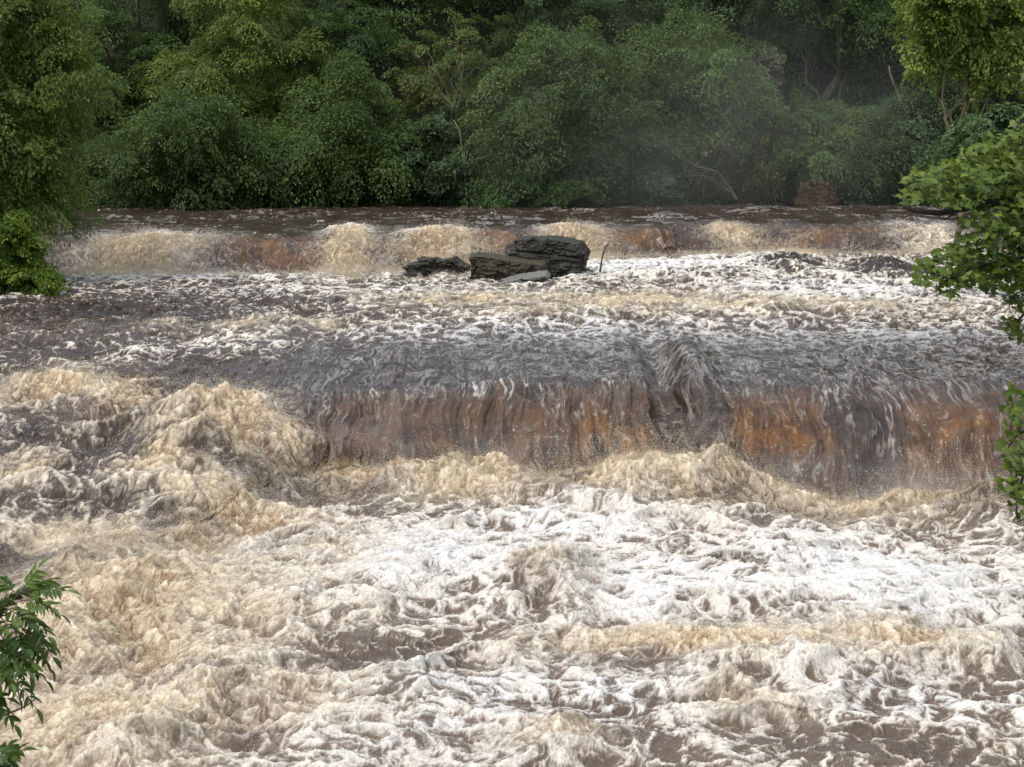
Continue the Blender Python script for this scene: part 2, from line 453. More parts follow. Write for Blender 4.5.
fcov = mathn(nt, 'MULTIPLY_ADD', mathn(nt, 'SUBTRACT', gr, 0.5), mathn(nt, 'MULTIPLY', fa, 2.2, clamp=True), fa, clamp=True)
fcov2 = mathn(nt, 'SMOOTH_MIN', fcov, 1.0, 0.05)
base = mixc(nt, fcov, wat, fcol)
nt.links.new(base, bs.inputs['Base Color'])
rough = mathn(nt, 'MULTIPLY_ADD', fcov, 0.45, 0.22, clamp=True)
nt.links.new(rough, bs.inputs['Roughness'])
bs.inputs['IOR'].default_value = 1.33
spec = mathn(nt, 'MULTIPLY_ADD', am, -0.35, mathn(nt, 'MULTIPLY_ADD', fcov, -0.35, 0.6), clamp=True)
nt.links.new(spec, bs.inputs['Specular IOR Level'])
bp = nt.nodes.new("ShaderNodeBump")
nt.links.new(mathn(nt, 'MULTIPLY_ADD', fcov, 0.26, 0.10), bp.inputs['Strength'])
bp.inputs['Distance'].default_value = 0.03
nt.links.new(mathn(nt, 'ADD', gr, mathn(nt, 'MULTIPLY', gr2, 1.5)), bp.inputs['Height'])
nt.links.new(bp.outputs[0], bs.inputs['Normal'])
river = link_mesh("river_water", me, wm)
tag(river, "brown flood river of foam and falling water filling the valley", "water", kind="structure")

# ------------------------------------------------------------------ ground: river bed, banks, gorge side, plateau out to the horizon
def water_level(y):
    return np.interp(y, [0, 13, 31, 35, 58, 62, 66, 90, 120], [-0.3, -0.25, 0.0, 1.7, 2.2, 2.8, 3.3, 3.62, 3.7])

def cliff_line(x):
    return 87.5 + 1.6 * np.sin(x * 0.21 + 0.5) + 0.8 * np.sin(x * 0.57)

def ground_z(x, y):
    wl = water_level(y)
    side = np.abs(x) - (half_width(np.clip(y, 0, 200)) - 0.8)
    bank = np.clip(side, 0, 60)
    zb = -1.6 + np.minimum(bank * 1.1, 2.0) + 11.0 * sstep(2.0, 26, bank) + 0.5 * fbm(x / 5, y / 5, 3, 201) * sstep(0, 3, bank)
    back = y - cliff_line(x)
    zc = 1.9 * sstep(-4.5, 1.0, back) + 20 * sstep(0.5, 9.0, back) + 4 * sstep(8, 40, back) + 0.5 * fbm(x / 3, y / 3, 3, 203) * sstep(-3, 2, back)
    near = -1.6 + 4.2 * sstep(10.9, 6.0, y)
    return wl + np.maximum(np.maximum(zb, zc - 1.4), near)

gx = np.concatenate([np.linspace(-900, -60, 22), np.linspace(-56, 56, 190), np.linspace(60, 900, 22)])
gy = np.concatenate([np.linspace(-300, 2, 16), np.linspace(4, 78, 80), np.linspace(78.6, 106, 90), np.linspace(110, 1200, 30)])
GX, GY = np.meshgrid(gx, gy)
GZ = ground_z(GX, GY)
gi = np.arange(GX.size, dtype=np.int32).reshape(GX.shape)
gq = np.stack([gi[:-1, :-1], gi[:-1, 1:], gi[1:, 1:], gi[1:, :-1]], -1).reshape(-1, 4)
gm, nt, bs = new_mat("woodland_soil")
pos = nt.nodes.new("ShaderNodeNewGeometry").outputs['Position']
n_a = noisen(nt, 0.6, 6, 0.65, pos); n_b = noisen(nt, 5, 5, 0.6, pos)
c1 = rampn(nt, n_a, [(0.35, (0.010, 0.012, 0.006)), (0.5, (0.018, 0.026, 0.010)), (0.62, (0.034, 0.028, 0.018))])
c2 = mixc(nt, mathn(nt, 'MULTIPLY', n_b, 0.5), c1, (0.02, 0.03, 0.01))
nt.links.new(c2, bs.inputs['Base Color']); bs.inputs['Roughness'].default_value = 0.95
bp = nt.nodes.new("ShaderNodeBump"); bp.inputs['Distance'].default_value = 0.2
nt.links.new(n_b, bp.inputs['Height']); nt.links.new(bp.outputs[0], bs.inputs['Normal'])
ground = link_mesh("ground", mesh_np("ground", np.stack([GX, GY, GZ], -1).reshape(-1, 3), gq), gm)
tag(ground, "dark wooded soil of the banks and gorge side", "ground", kind="structure")

# ------------------------------------------------------------------ trees
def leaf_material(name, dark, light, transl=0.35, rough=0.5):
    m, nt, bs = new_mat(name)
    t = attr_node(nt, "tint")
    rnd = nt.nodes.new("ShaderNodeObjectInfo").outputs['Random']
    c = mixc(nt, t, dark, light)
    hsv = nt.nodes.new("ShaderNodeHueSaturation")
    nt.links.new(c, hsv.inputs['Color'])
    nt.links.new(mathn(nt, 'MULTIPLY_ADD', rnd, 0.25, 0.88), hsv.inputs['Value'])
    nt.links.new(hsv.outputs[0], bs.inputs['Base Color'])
    bs.inputs['Roughness'].default_value = rough
    bs.inputs['Specular IOR Level'].default_value = 0.35
    tr = nt.nodes.new("ShaderNodeBsdfTranslucent")
    nt.links.new(mixc(nt, 0.5, hsv.outputs[0], (0.16, 0.22, 0.03)), tr.inputs['Color'])
    mx = nt.nodes.new("ShaderNodeMixShader"); mx.inputs[0].default_value = transl
    nt.links.new(bs.outputs[0], mx.inputs[1]); nt.links.new(tr.outputs[0], mx.inputs[2])
    nt.links.new(mx.outputs[0], nt.nodes["Material Output"].inputs['Surface'])
    return m

def bark_material(name, a, b, scale=9):
    m, nt, bs = new_mat(name)
    pos = nt.nodes.new("ShaderNodeTexCoord").outputs['Object']
    mp = nt.nodes.new("ShaderNodeMapping"); mp.inputs['Scale'].default_value = (1, 1, 0.25)
    nt.links.new(pos, mp.inputs[0])
    n = noisen(nt, scale, 6, 0.65, mp.outputs[0])
    nt.links.new(rampn(nt, n, [(0.3, a), (0.7, b)]), bs.inputs['Base Color'])
    bs.inputs['Roughness'].default_value = 0.9
    bp = nt.nodes.new("ShaderNodeBump"); bp.inputs['Distance'].default_value = 0.03
    nt.links.new(n, bp.inputs['Height']); nt.links.new(bp.outputs[0], bs.inputs['Normal'])
    return m

LEAF = {
    'deep':   leaf_material("leaf_deep_green", (0.025, 0.056, 0.017), (0.093, 0.163, 0.046)),
    'mid':    leaf_material("leaf_mid_green", (0.040, 0.081, 0.022), (0.139, 0.209, 0.056)),
    'light':  leaf_material("leaf_light_green", (0.085, 0.146, 0.033), (0.293, 0.373, 0.085), 0.42),
    'olive':  leaf_material("leaf_olive", (0.062, 0.087, 0.026), (0.202, 0.232, 0.074)),
    'blue':   leaf_material("leaf_cool_green", (0.037, 0.074, 0.034), (0.124, 0.194, 0.085)),
    'syc':    leaf_material("leaf_sycamore", (0.036, 0.074, 0.012), (0.180, 0.246, 0.036), 0.35, 0.5),
    'ash':    leaf_material("leaf_ash", (0.036, 0.084, 0.016), (0.144, 0.216, 0.041), 0.35, 0.4),
    'fresh':  leaf_material("leaf_fresh_green", (0.062, 0.132, 0.019), (0.225, 0.318, 0.040), 0.4, 0.42),
}
BARK = bark_material("bark_grey_brown", (0.035, 0.028, 0.020), (0.11, 0.090, 0.065))
BARK_PALE = bark_material("bark_pale", (0.09, 0.075, 0.045), (0.22, 0.19, 0.12))
BARK_DARK = bark_material("bark_wet_dark", (0.012, 0.010, 0.008), (0.04, 0.032, 0.025))

def unit(v):
    return v / (np.linalg.norm(v, axis=-1, keepdims=True) + 1e-9)

def leaf_cards(c, nrm, axis, L, Wd, rng):
    """one folded leaf blade (two triangles sharing a midrib) per centre"""
    u = unit(axis - nrm * np.sum(axis * nrm, -1, keepdims=True))
    w = np.cross(nrm, u)
    L = (L * (0.65 + 0.7 * rng.random(len(c))))[:, None]; wd = L * Wd
    a = c - u * L * 0.5; b = c + u * L * 0.5 - nrm * L * 0.10
    p = c + w * wd * 0.5 + nrm * L * 0.06; q = c - w * wd * 0.5 + nrm * L * 0.06
    v = np.stack([a, p, b, q], 1).reshape(-1, 3)
    f = np.arange(len(c) * 4, dtype=np.int32).reshape(-1, 4)
    return v, f

def crown_mesh(name, lobes, n_clump, per, csize, leaf=(0.16, 0.6), droop=0.35, seed=0, inner=0.5, flat=0.24):
    """lobes: (x,y,z, rx,ry,rz). Leaf sprays sit on and inside the lobes' skins, each a drooping plate of leaves."""
    rng = np.random.default_rng(seed + 100)
    lb = np.array(lobes, float)
    wts = (lb[:, 3] * lb[:, 5] + lb[:, 4] * lb[:, 5] + lb[:, 3] * lb[:, 4]); wts /= wts.sum()
    k = rng.choice(len(lb), n_clump, p=wts)
    d = unit(rng.normal(size=(n_clump, 3)) + np.array([0, 0, 0.35]))
    rad = 1 - inner * rng.random(n_clump) ** 1.6
    rad *= 1 + 0.22 * rng.normal(size=n_clump)
    cc = lb[k, :3] + d * lb[k, 3:] * rad[:, None]
    out = unit(d / lb[k, 3:] * lb[k, 3:].mean(axis=1, keepdims=True))
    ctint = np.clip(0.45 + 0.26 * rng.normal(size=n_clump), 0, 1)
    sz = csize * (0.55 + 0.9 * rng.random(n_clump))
    per = int(per * 1.55); m = n_clump * per
    ci = np.repeat(np.arange(n_clump), per)
    o = out[ci]
    plate = unit(np.array([0, 0, 1.0]) * 0.8 + o * 0.55 + 0.25 * rng.normal(size=(n_clump, 3))[ci])
    t1 = unit(np.cross(plate, unit(rng.normal(size=(n_clump, 3)))[ci]))
    t2 = np.cross(plate, t1)
    rr = np.sqrt(rng.random(m)) * sz[ci]; th = rng.random(m) * 2 * np.pi
    stretch = 1.35
    off = t1 * (rr * np.cos(th) * stretch)[:, None] + t2 * (rr * np.sin(th))[:, None] + plate * (rng.normal(size=m) * flat * sz[ci] * 0.5)[:, None]
    off[:, 2] -= droop * rr * rr / np.maximum(sz[ci], 1e-3)
    pos = cc[ci] + off
    nrm = unit(plate * 0.9 + 0.40 * rng.normal(size=(m, 3)))
    ax = unit(off + 0.5 * o + np.array([0, 0, -0.35]) + 0.4 * rng.normal(size=(m, 3)) * 0.5)
    v, f = leaf_cards(pos, nrm, ax, leaf[0], leaf[1], rng)
    me = mesh_np(name, v, f, smooth=False)
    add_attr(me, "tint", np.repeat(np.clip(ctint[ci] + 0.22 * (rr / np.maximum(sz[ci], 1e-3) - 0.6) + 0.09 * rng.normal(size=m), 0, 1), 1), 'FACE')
    return me

class Tubes:
    def __init__(self): self.v, self.f = [], []
    def add(self, path, radii, sides=7):
        path = [Vector(p) for p in path]
        n0 = len(self.v)
        prev = None
        for i, p in enumerate(path):
            d = (path[min(i + 1, len(path) - 1)] - path[max(i - 1, 0)]).normalized()
            if prev is None:
                prev = d.orthogonal().normalized()
            u = (prev - d * prev.dot(d)).normalized(); prev = u
            w = d.cross(u)
            for s in range(sides):
                a = 2 * math.pi * s / sides
                self.v.append(p + (u * math.cos(a) + w * math.sin(a)) * radii[i])
        for i in range(len(path) - 1):
            for s in range(sides):
                a = n0 + i * sides + s; b = n0 + i * sides + (s + 1) % sides
                self.f.append((a, b, b + sides, a + sides))
        e = n0 + (len(path) - 1) * sides
        self.v.append(path[-1] + (path[-1] - path[-2]).normalized() * radii[-1])
        t = len(self.v) - 1
        for s in range(sides):
            self.f.append((e + s, e + (s + 1) % sides, t, t))
    def mesh(self, name):
        me = bpy.data.meshes.new(name)
        me.from_pydata([tuple(v) for v in self.v], [], [f if f[2] != f[3] else f[:3] for f in self.f])
        me.polygons.foreach_set("use_smooth", [True] * len(me.polygons)); me.update()
        return me

def wander(a, b, n, amp, rng, sag=0.0):
    a, b = Vector(a), Vector(b)
    L = (b - a).length
    pts = []
    for i in range(n + 1):
        t = i / n
        p = a.lerp(b, t)
        k = math.sin(math.pi * t) * amp * L
        p += Vector((rng.normal() * k, rng.normal() * k, rng.normal() * k * 0.6 - sag * L * t * t + sag * L * t))
        pts.append(p)
    return pts

def tree(px, d, top, bottom, width, style, seed, label, n_lobe=9, n_clump=420, per=70, csize=0.55, leaf=(0.122, 0.58),
         droop=0.4, base=None, bark=None, trunk_r=0.22, lean=0.0, shape='round', group=None, depth=1.0, name="tree", cat="tree", limbs=5, inner=0.5):
    """a tree whose crown fills the box the photograph shows (pixels) at d metres"""
    rng = np.random.default_rng(seed)
    pt, pb = unproject(px, top, d), unproject(px, bottom, d)
    w = width / F_PX * d / 2
    h = pt.z - pb.z
    gz = float(ground_z(np.array([pb.x]), np.array([d]))[0])
    gz = max(gz, float(water_level(d)) - 0.8)
    root = empty(name, (pb.x, d, gz))
    zb = pb.z - gz
    lobes = []
    for i in range(n_lobe):
        t = (i + 0.5) / n_lobe
        if shape == 'cone':   rr = w * (1.0 - 0.75 * t)
        elif shape == 'dome': rr = w * math.sqrt(max(0.05, 1 - t * t))
        else:                 rr = w * math.sqrt(max(0.12, 1 - (2 * t - 0.95) ** 2))
        ang = i * 2.4 + rng.random()
        off = rr * (0.35 + 0.42 * rng.random())
        s = rr * (0.42 + 0.26 * rng.random())
        lobes.append((lean * t * h + off * math.cos(ang), depth * off * math.sin(ang), zb + h * (0.10 + 0.80 * t), s, s * depth, max(s * 0.62, h * 0.11)))
    me = crown_mesh("crown", lobes, n_clump, per, csize, leaf, droop, seed, inner)
    tag(root, label, cat, group)
    tb = Tubes()
    tops = zb + h * 0.72
    axis = wander((0, 0, -0.3), (lean * h * 0.7, 0, tops), 8, 0.03, rng)
    tb.add(axis, [trunk_r * (1.25 - 1.0 * i / 8) for i in range(9)], 8)
    pick = rng.permutation(len(lobes))[:limbs]
    for j in pick:
        l = lobes[j]
        s0 = axis[min(7, max(1, int(8 * (l[2] - 0.8) / max(tops, 0.1) * 0.75)))]
        pts = wander(s0, (l[0], l[1], l[2]), 5, 0.05, rng, 0.1)
        r0 = trunk_r * 0.45
        tb.add(pts, [r0 * (1 - 0.15 * i) for i in range(6)], 6)
    link_mesh("trunk", tb.mesh("trunk"), bark or BARK, root)
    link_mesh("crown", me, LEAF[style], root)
    return root

BANK = "trees on the far bank"
SHRUB = "shrubs along the far waterline"
T = tree
# far bank, left to right
T(75, 84, 20, 206, 120, 'deep', 1, "dark shaded tree in the recess behind the olive green bank tree", n_clump=300, per=80, group=BANK, droop=.3)
T(188, 80, 84, 209, 200, 'mid', 2, "broad low dark green tree overhanging the water left of the layered tree", n_lobe=13, n_clump=560, per=100, csize=.62, group=BANK, shape='dome', droop=.8)
T(140, 89, -70, 130, 170, 'deep', 3, "tall dark tree above the low overhanging tree at the upper left", n_clump=420, per=80, group=BANK)
T(240, 85, -90, 178, 150, 'light', 4, "tall yellow green tree with pale leaf tufts above the low overhanging tree", n_lobe=13, n_clump=520, per=90, csize=.55, group=BANK, droop=.9)
T(350, 81.5, 44, 209, 215, 'mid', 5, "layered drooping tree with sprays sloping down to the right over the water", n_lobe=13, n_clump=560, per=105, csize=.68, group=BANK, shape='cone', droop=1.1)
T(440, 82, 104, 209, 100, 'blue', 6, "low cool green bush at the right foot of the layered drooping tree", n_clump=240, per=80, group=SHRUB, shape='dome', name="shrub", cat="shrub", trunk_r=.08, leaf=(.15, .6))
T(345, 91, -100, 110, 200, 'deep', 7, "tall dark tree standing above the layered drooping tree", n_clump=460, per=85, group=BANK)
T(455, 85, 0, 175, 120, 'olive', 8, "thin crowned tree with bare yellowish limbs showing left of the dense tree", n_lobe=12, n_clump=130, per=80, csize=.5, bark=BARK_PALE, trunk_r=.14, group=BANK, limbs=10, inner=.8)
T(470, 92, -100, 110, 190, 'mid', 9, "tall green tree behind the thin crowned tree with yellowish limbs", n_clump=460, per=80, group=BANK)
T(560, 82.5, 5, 209, 185, 'mid', 10, "dense broad green tree at mid bank behind the boulders", n_lobe=14, n_clump=600, per=100, csize=.65, group=BANK, droop=.8)
T(575, 91, -100, 85, 200, 'deep', 11, "tall dark tree above the dense broad green tree", n_clump=460, per=80, group=BANK)
T(675, 83.5, -5, 195, 150, 'mid', 12, "tree with a bright flat leaf plate left of the bare rock face", n_lobe=12, n_clump=420, per=110, csize=.8, group=BANK, droop=.5)
T(690, 90, -110, 60, 190, 'deep', 13, "tall dark tree above the tree with the bright leaf plate", n_clump=420, per=80, group=BANK)
T(738, 83.3, 60, 207, 105, 'olive', 14, "upright pale olive tree in the mist beside the dead branch", n_lobe=11, n_clump=280, per=85, csize=.5, group=BANK, droop=.5)
T(635, 81.5, 118, 209, 100, 'blue', 15, "low dark bush under the dense broad tree at the misty waterline", n_clump=200, per=80, group=SHRUB, shape='dome', name="shrub", cat="shrub", trunk_r=.08)
T(835, 87, -110, 84, 150, 'deep', 16, "dark tree overhanging the ivy covered cliff", n_clump=380, per=80, group=BANK, droop=.9)
T(770, 90, -110, 55, 150, 'deep', 17, "dim misty tree above the bare rock face", n_clump=340, per=80, group=BANK, droop=.9)
T(840, 83.5, 92, 207, 125, 'mid', 18, "cool green shrub below the ivy covered cliff beside the rust brown boulder", n_lobe=12, n_clump=340, per=85, group=SHRUB, name="shrub", cat="shrub", trunk_r=.08, droop=.8)
T(905, 84, 84, 205, 120, 'blue', 19, "cool green shrub at the waterline behind the sycamore branch", n_lobe=12, n_clump=340, per=85, group=SHRUB, name="shrub", cat="shrub", trunk_r=.08, droop=.8)
T(792, 85, 82, 200, 60, 'mid', 20, "small leaning green shrub at the foot of the bare rock face", n_clump=190, per=75, group=SHRUB, name="shrub", cat="shrub", trunk_r=.08)
T(960, 86, -90, 180, 160, 'deep', 21, "dark tree behind the slender trunked tree at the upper right", n_clump=420, per=80, group=BANK)
T(535, 80.5, 160, 209, 120, 'deep', 22, "low dark green bush touching the water behind the boulders", n_clump=220, per=80, group=SHRUB, shape='dome', name="shrub", cat="shrub", trunk_r=.08)
T(1110, 82, -60, 200, 200, 'mid', 23, "broad green tree on the far bank beyond the right edge", n_clump=420, group=BANK)
T(-60, 80, -60, 205, 170, 'deep', 24, "broad dark tree on the far bank beyond the left edge", n_clump=420, group=BANK)
# nearer trees on the two banks
T(4, 54, -110, 290, 196, 'light', 31, "olive green fine leaved tree on the left bank at the upper fall", n_lobe=18, n_clump=820, per=100, csize=.42, leaf=(.115, .5), droop=.9, trunk_r=.2, depth=.8, limbs=8)
T(12, 50.5, 205, 312, 92, 'fresh', 32, "bright green bush trailing into the water at the left edge", n_clump=300, per=80, csize=.28, leaf=(.10, .55), droop=.6, shape='dome', trunk_r=.05, name="shrub", cat="shrub")
T(968, 50, -80, 92, 165, 'light', 33, "slender trunked pale olive tree at the upper right", n_lobe=12, n_clump=520, per=70, csize=.32, leaf=(.12, .6), droop=.7, bark=BARK_PALE, trunk_r=.09, lean=0.03, depth=.7, limbs=7, inner=.7)
T(1000, 47, 98, 178, 120, 'blue', 34, "small drooping cool green tree just above the sycamore branch", n_clump=300, per=75, csize=.3, leaf=(.115, .5), droop=.9, trunk_r=.07, shape='dome')
# ------------------------------------------------------------------ vegetation nobody could count: ivy on the cliff, undergrowth on the banks
def cover_leaves(name, n, xr, yr, per, csize, leaf, style, label, cat, seed, lift=0.25, keep=None, hang=0.0):
    rng = np.random.default_rng(seed)
    x = xr[0] + (xr[1] - xr[0]) * rng.random(n); y = yr[0] + (yr[1] - yr[0]) * rng.random(n)
    z = ground_z(x, y)
    e = 0.15
    nx = -(ground_z(x + e, y) - ground_z(x - e, y)) / (2 * e); ny = -(ground_z(x, y + e) - ground_z(x, y - e)) / (2 * e)
    g = unit(np.stack([nx, ny, np.ones(n)], 1))
    ok = z > water_level(y) - 0.15
    if keep is not None: ok &= keep(x, y, z)
    x, y, z, g = x[ok], y[ok], z[ok], g[ok]; n = len(x)
    lump = fbm(x / 1.3, (y + z) / 1.3, 3, seed)
    c = np.stack([x, y, z], 1) + g * (lift * (0.4 + rng.random(n) + 1.5 * np.clip(lump, 0, 1)))[:, None]
    ci = np.repeat(np.arange(n), per); m = n * per
    off = rng.normal(size=(m, 3)) * csize * np.array([1, 1, 0.7])
    off[:, 2] -= hang * rng.random(m)
    nrm = unit(g[ci] * 0.8 + np.array([0, -0.2, 0.5]) + 0.55 * rng.normal(size=(m, 3)))
    ax = unit(off + np.array([0, -0.3, -0.6]) + 0.3 * rng.normal(size=(m, 3)))
    v, f = leaf_cards(c[ci] + off, nrm, ax, leaf[0], leaf[1], rng)
    me = mesh_np(name, v, f, smooth=False)
    add_attr(me, "tint", np.clip(0.4 + 0.5 * lump[ci] + 0.2 * rng.normal(size=m), 0, 1), 'FACE')
    o = link_mesh(name, me, LEAF[style])
    return tag(o, label, cat, kind="stuff")

cover_leaves("undergrowth", 5200, (-30, 30), (80, 108), 22, 0.35, (0.17, 0.6), 'deep', "dark undergrowth covering the gorge side behind the trees", "undergrowth", 301, 0.3)
cover_leaves("ivy", 2600, (10, 20), (84, 100), 40, 0.22, (0.13, 0.75), 'blue', "dull ivy curtain hanging over the cliff at the upper right", "ivy", 303, 0.25, hang=0.9,
             keep=lambda x, y, z: (z > 5.0))
cover_leaves("bank_plants", 2600, (-34, -12.5), (30, 82), 20, 0.25, (0.14, 0.55), 'mid', "leafy growth along the left bank under the trees", "undergrowth", 305, 0.25)
cover_leaves("bank_plants", 2600, (10, 34), (20, 82), 20, 0.25, (0.14, 0.55), 'mid', "leafy growth along the right bank under the trees", "undergrowth", 307, 0.25)

# ------------------------------------------------------------------ boulders
from mathutils import noise as mnoise
def rock_material(name, a, b, top_col, top_amt, rough=0.45):
    m, nt, bs = new_mat(name)
    g = nt.nodes.new("ShaderNodeNewGeometry")
    mp = nt.nodes.new("ShaderNodeMapping"); mp.inputs['Scale'].default_value = (1, 1, 3.2)
    nt.links.new(g.outputs['Position'], mp.inputs[0])
    n = noisen(nt, 3.0, 8, 0.68, mp.outputs[0]); n2 = noisen(nt, 11, 6, 0.65, g.outputs['Position'])
    c = rampn(nt, n, [(0.32, a), (0.68, b)])
    sx = nt.nodes.new("ShaderNodeSeparateXYZ"); nt.links.new(g.outputs['Normal'], sx.inputs[0])
    up = mathn(nt, 'MULTIPLY_ADD', sx.outputs[2], 1.2, mathn(nt, 'MULTIPLY_ADD', n2, 1.6, top_amt - 1.6), clamp=True)
    nt.links.new(mixc(nt, up, c, top_col), bs.inputs['Base Color'])  # top colour on upward faces, moss on all but the grey slab
    nt.links.new(mathn(nt, 'MULTIPLY_ADD', n2, 0.5, rough - 0.2), bs.inputs['Roughness'])
    bp = nt.nodes.new("ShaderNodeBump"); bp.inputs['Distance'].default_value = 0.05; bp.inputs['Strength'].default_value = 0.8
    nt.links.new(mathn(nt, 'ADD', n, n2), bp.inputs['Height']); nt.links.new(bp.outputs[0], bs.inputs['Normal'])
    return m
ROCK = rock_material("wet_limestone", (0.007, 0.006, 0.005), (0.038, 0.031, 0.024), (0.034, 0.032, 0.018), 0.5)
ROCK_MOSS = rock_material("mossy_limestone", (0.010, 0.008, 0.005), (0.050, 0.036, 0.018), (0.050, 0.042, 0.018), 0.6, 0.55)
ROCK_GREY = rock_material("grey_wet_slab", (0.022, 0.022, 0.020), (0.075, 0.072, 0.064), (0.16, 0.155, 0.135), 0.85, 0.35)  # pale grey mixed in on faces that point up, not moss
ROCK_RUST = rock_material("rusty_stone", (0.11, 0.065, 0.040), (0.27, 0.175, 0.115), (0.08, 0.08, 0.04), 0.2, 0.7)
ROCK_PALE = rock_material("pale_cliff_rock", (0.035, 0.028, 0.02), (0.15, 0.115, 0.09), (0.04, 0.055, 0.02), 0.55, 0.85)

def prism(bm, outline, d, depth, tilt=0.0):
    """outline in the photograph's pixels, stood at d metres and given real thickness going back"""
    fr, bk = [], []
    for (px, py) in outline:
        p = unproject(px, py, d)
        fr.append(bm.verts.new(p))
        q = Vector((p.x + 0.12 * depth, p.y + depth, p.z + tilt * depth))
        bk.append(bm.verts.new(q))
    bm.faces.new(fr); bm.faces.new(bk[::-1])
    n = len(fr)
    for i in range(n):
        bm.faces.new((fr[i], bk[i], bk[(i + 1) % n], fr[(i + 1) % n]))

def rock(prisms, mat, label, voxel=0.035, rough=0.07, cat="boulder", name="boulder", strata=9.0, seed=0):
    import bmesh
    bm = bmesh.new()
    for pr in prisms: prism(bm, *pr)
    bmesh.ops.recalc_face_normals(bm, faces=bm.faces)
    me = bpy.data.meshes.new(name); bm.to_mesh(me); bm.free()
    tmp = bpy.data.objects.new("tmp", me); col.objects.link(tmp)
    md = tmp.modifiers.new("remesh", 'REMESH'); md.mode = 'VOXEL'; md.voxel_size = voxel
    sm = tmp.modifiers.new("smooth", 'SMOOTH'); sm.iterations = 1; sm.factor = 0.5
    dg = bpy.context.evaluated_depsgraph_get()
    out = bpy.data.meshes.new_from_object(tmp.evaluated_get(dg))
    bpy.data.objects.remove(tmp); bpy.data.meshes.remove(me)
    n = len(out.vertices)
    co = np.zeros(n * 3, F32); out.vertices.foreach_get("co", co); co = co.reshape(-1, 3)
    no = np.zeros(n * 3, F32); out.vertices.foreach_get("normal", no); no = no.reshape(-1, 3)
    dsp = np.array([mnoise.fractal(Vector(c * np.array([1.6, 1.6, 2.2])) + Vector((seed, 0, 0)), 0.9, 2.1, 5) for c in co]) * rough
    wv = [Vector((c[0] + 0.12 * mnoise.noise(Vector(c * np.array([2, 2, 2]))), c[1], c[2] + 0.10 * mnoise.noise(Vector((c[0] * 1.3 + seed, c[1], c[2] * 2))))) for c in co]
    blk = np.array([mnoise.cell(Vector((w[0] * 1.3 + 0.5 * w[2] + seed, w[1] * 1.6, w[2] * strata * 0.33 + 0.35 * w[0]))) + 0.6 * mnoise.cell(Vector((w[0] * 3.3 - w[2] + seed, w[1] * 3.5, w[2] * strata * 0.8 - 0.7 * w[0]))) + 0.35 * mnoise.cell(Vector((w[0] * 8 + w[2] * 3, w[1] * 8, w[2] * 14))) for w in wv])
    dsp += rough * 1.0 * blk
    side = (1 - np.abs(no[:, 2])) * 0.7 + 0.3
    co = co + no * (dsp * side)[:, None]
    mid = co.mean(axis=0); mid[2] = co[:, 2].min()
    co = co - mid
    out.vertices.foreach_set("co", co.astype(F32).ravel()); out.update()
    out.polygons.foreach_set("use_smooth", [False] * len(out.polygons))
    o = link_mesh(name, out, mat)
    o.location = mid
    return tag(o, label, cat, "boulders in the river" if name == "boulder" else None)

def zpts(lst, ox=380, oy=200, k=3.938):
    return [(ox + x / k, oy + y / k) for x, y in lst]

rock([(zpts([(518, 204), (528, 158), (600, 150), (700, 158), (782, 174), (803, 212), (797, 236), (640, 216)]), 55.0, 1.6, 0.02),
      (zpts([(487, 222), (520, 206), (640, 218), (797, 238), (786, 292), (780, 345), (600, 345), (490, 300)]), 54.8, 1.7, 0.02)],
     ROCK, "big blackish boulder of two thick slabs, tallest of the four in the river", seed=3)
rock([(zpts([(348, 340), (354, 228), (376, 219), (480, 234), (565, 247), (640, 256), (652, 300), (640, 400), (348, 400)]), 53.9, 1.0, 0.07)],
     ROCK_MOSS, "brown mossy block with a flat sloping top leaning against the biggest boulder", seed=11, strata=5)
rock([(zpts([(454, 352), (456, 338), (540, 314), (648, 299), (668, 314), (640, 335), (560, 350), (640, 420), (470, 420)]), 52.9, 0.6, 0.22)],
     ROCK_GREY, "thin grey tilted slab, lowest of the boulders, awash in front of the mossy block", seed=17, rough=0.04)
rock([(zpts([(104, 300), (105, 258), (145, 250), (150, 233), (208, 232), (226, 242), (284, 232), (296, 250), (341, 266), (343, 286), (330, 350), (110, 350)]), 56.8, 1.0, 0.03)],
     ROCK, "small low jagged black boulder standing apart on the left", seed=23, rough=0.09)
rock([([(797, 205), (799, 190), (806, 182), (818, 178), (828, 183), (836, 195), (838, 208)], 82.3, 1.2, 0.0)],
     ROCK_RUST, "rust brown stone at the far waterline under the cliff", seed=31, rough=0.12, name="bank_stone", cat="stone")
rock([([(752, 170), (754, 104), (761, 66), (768, 50), (776, 62), (781, 100), (783, 170)], 84.6, 1.6, 0.1)],
     ROCK_PALE, "bare pale rock face showing between the trees on the far bank", seed=37, rough=0.30, strata=1.5, name="rock_outcrop", cat="rock face", voxel=0.06)

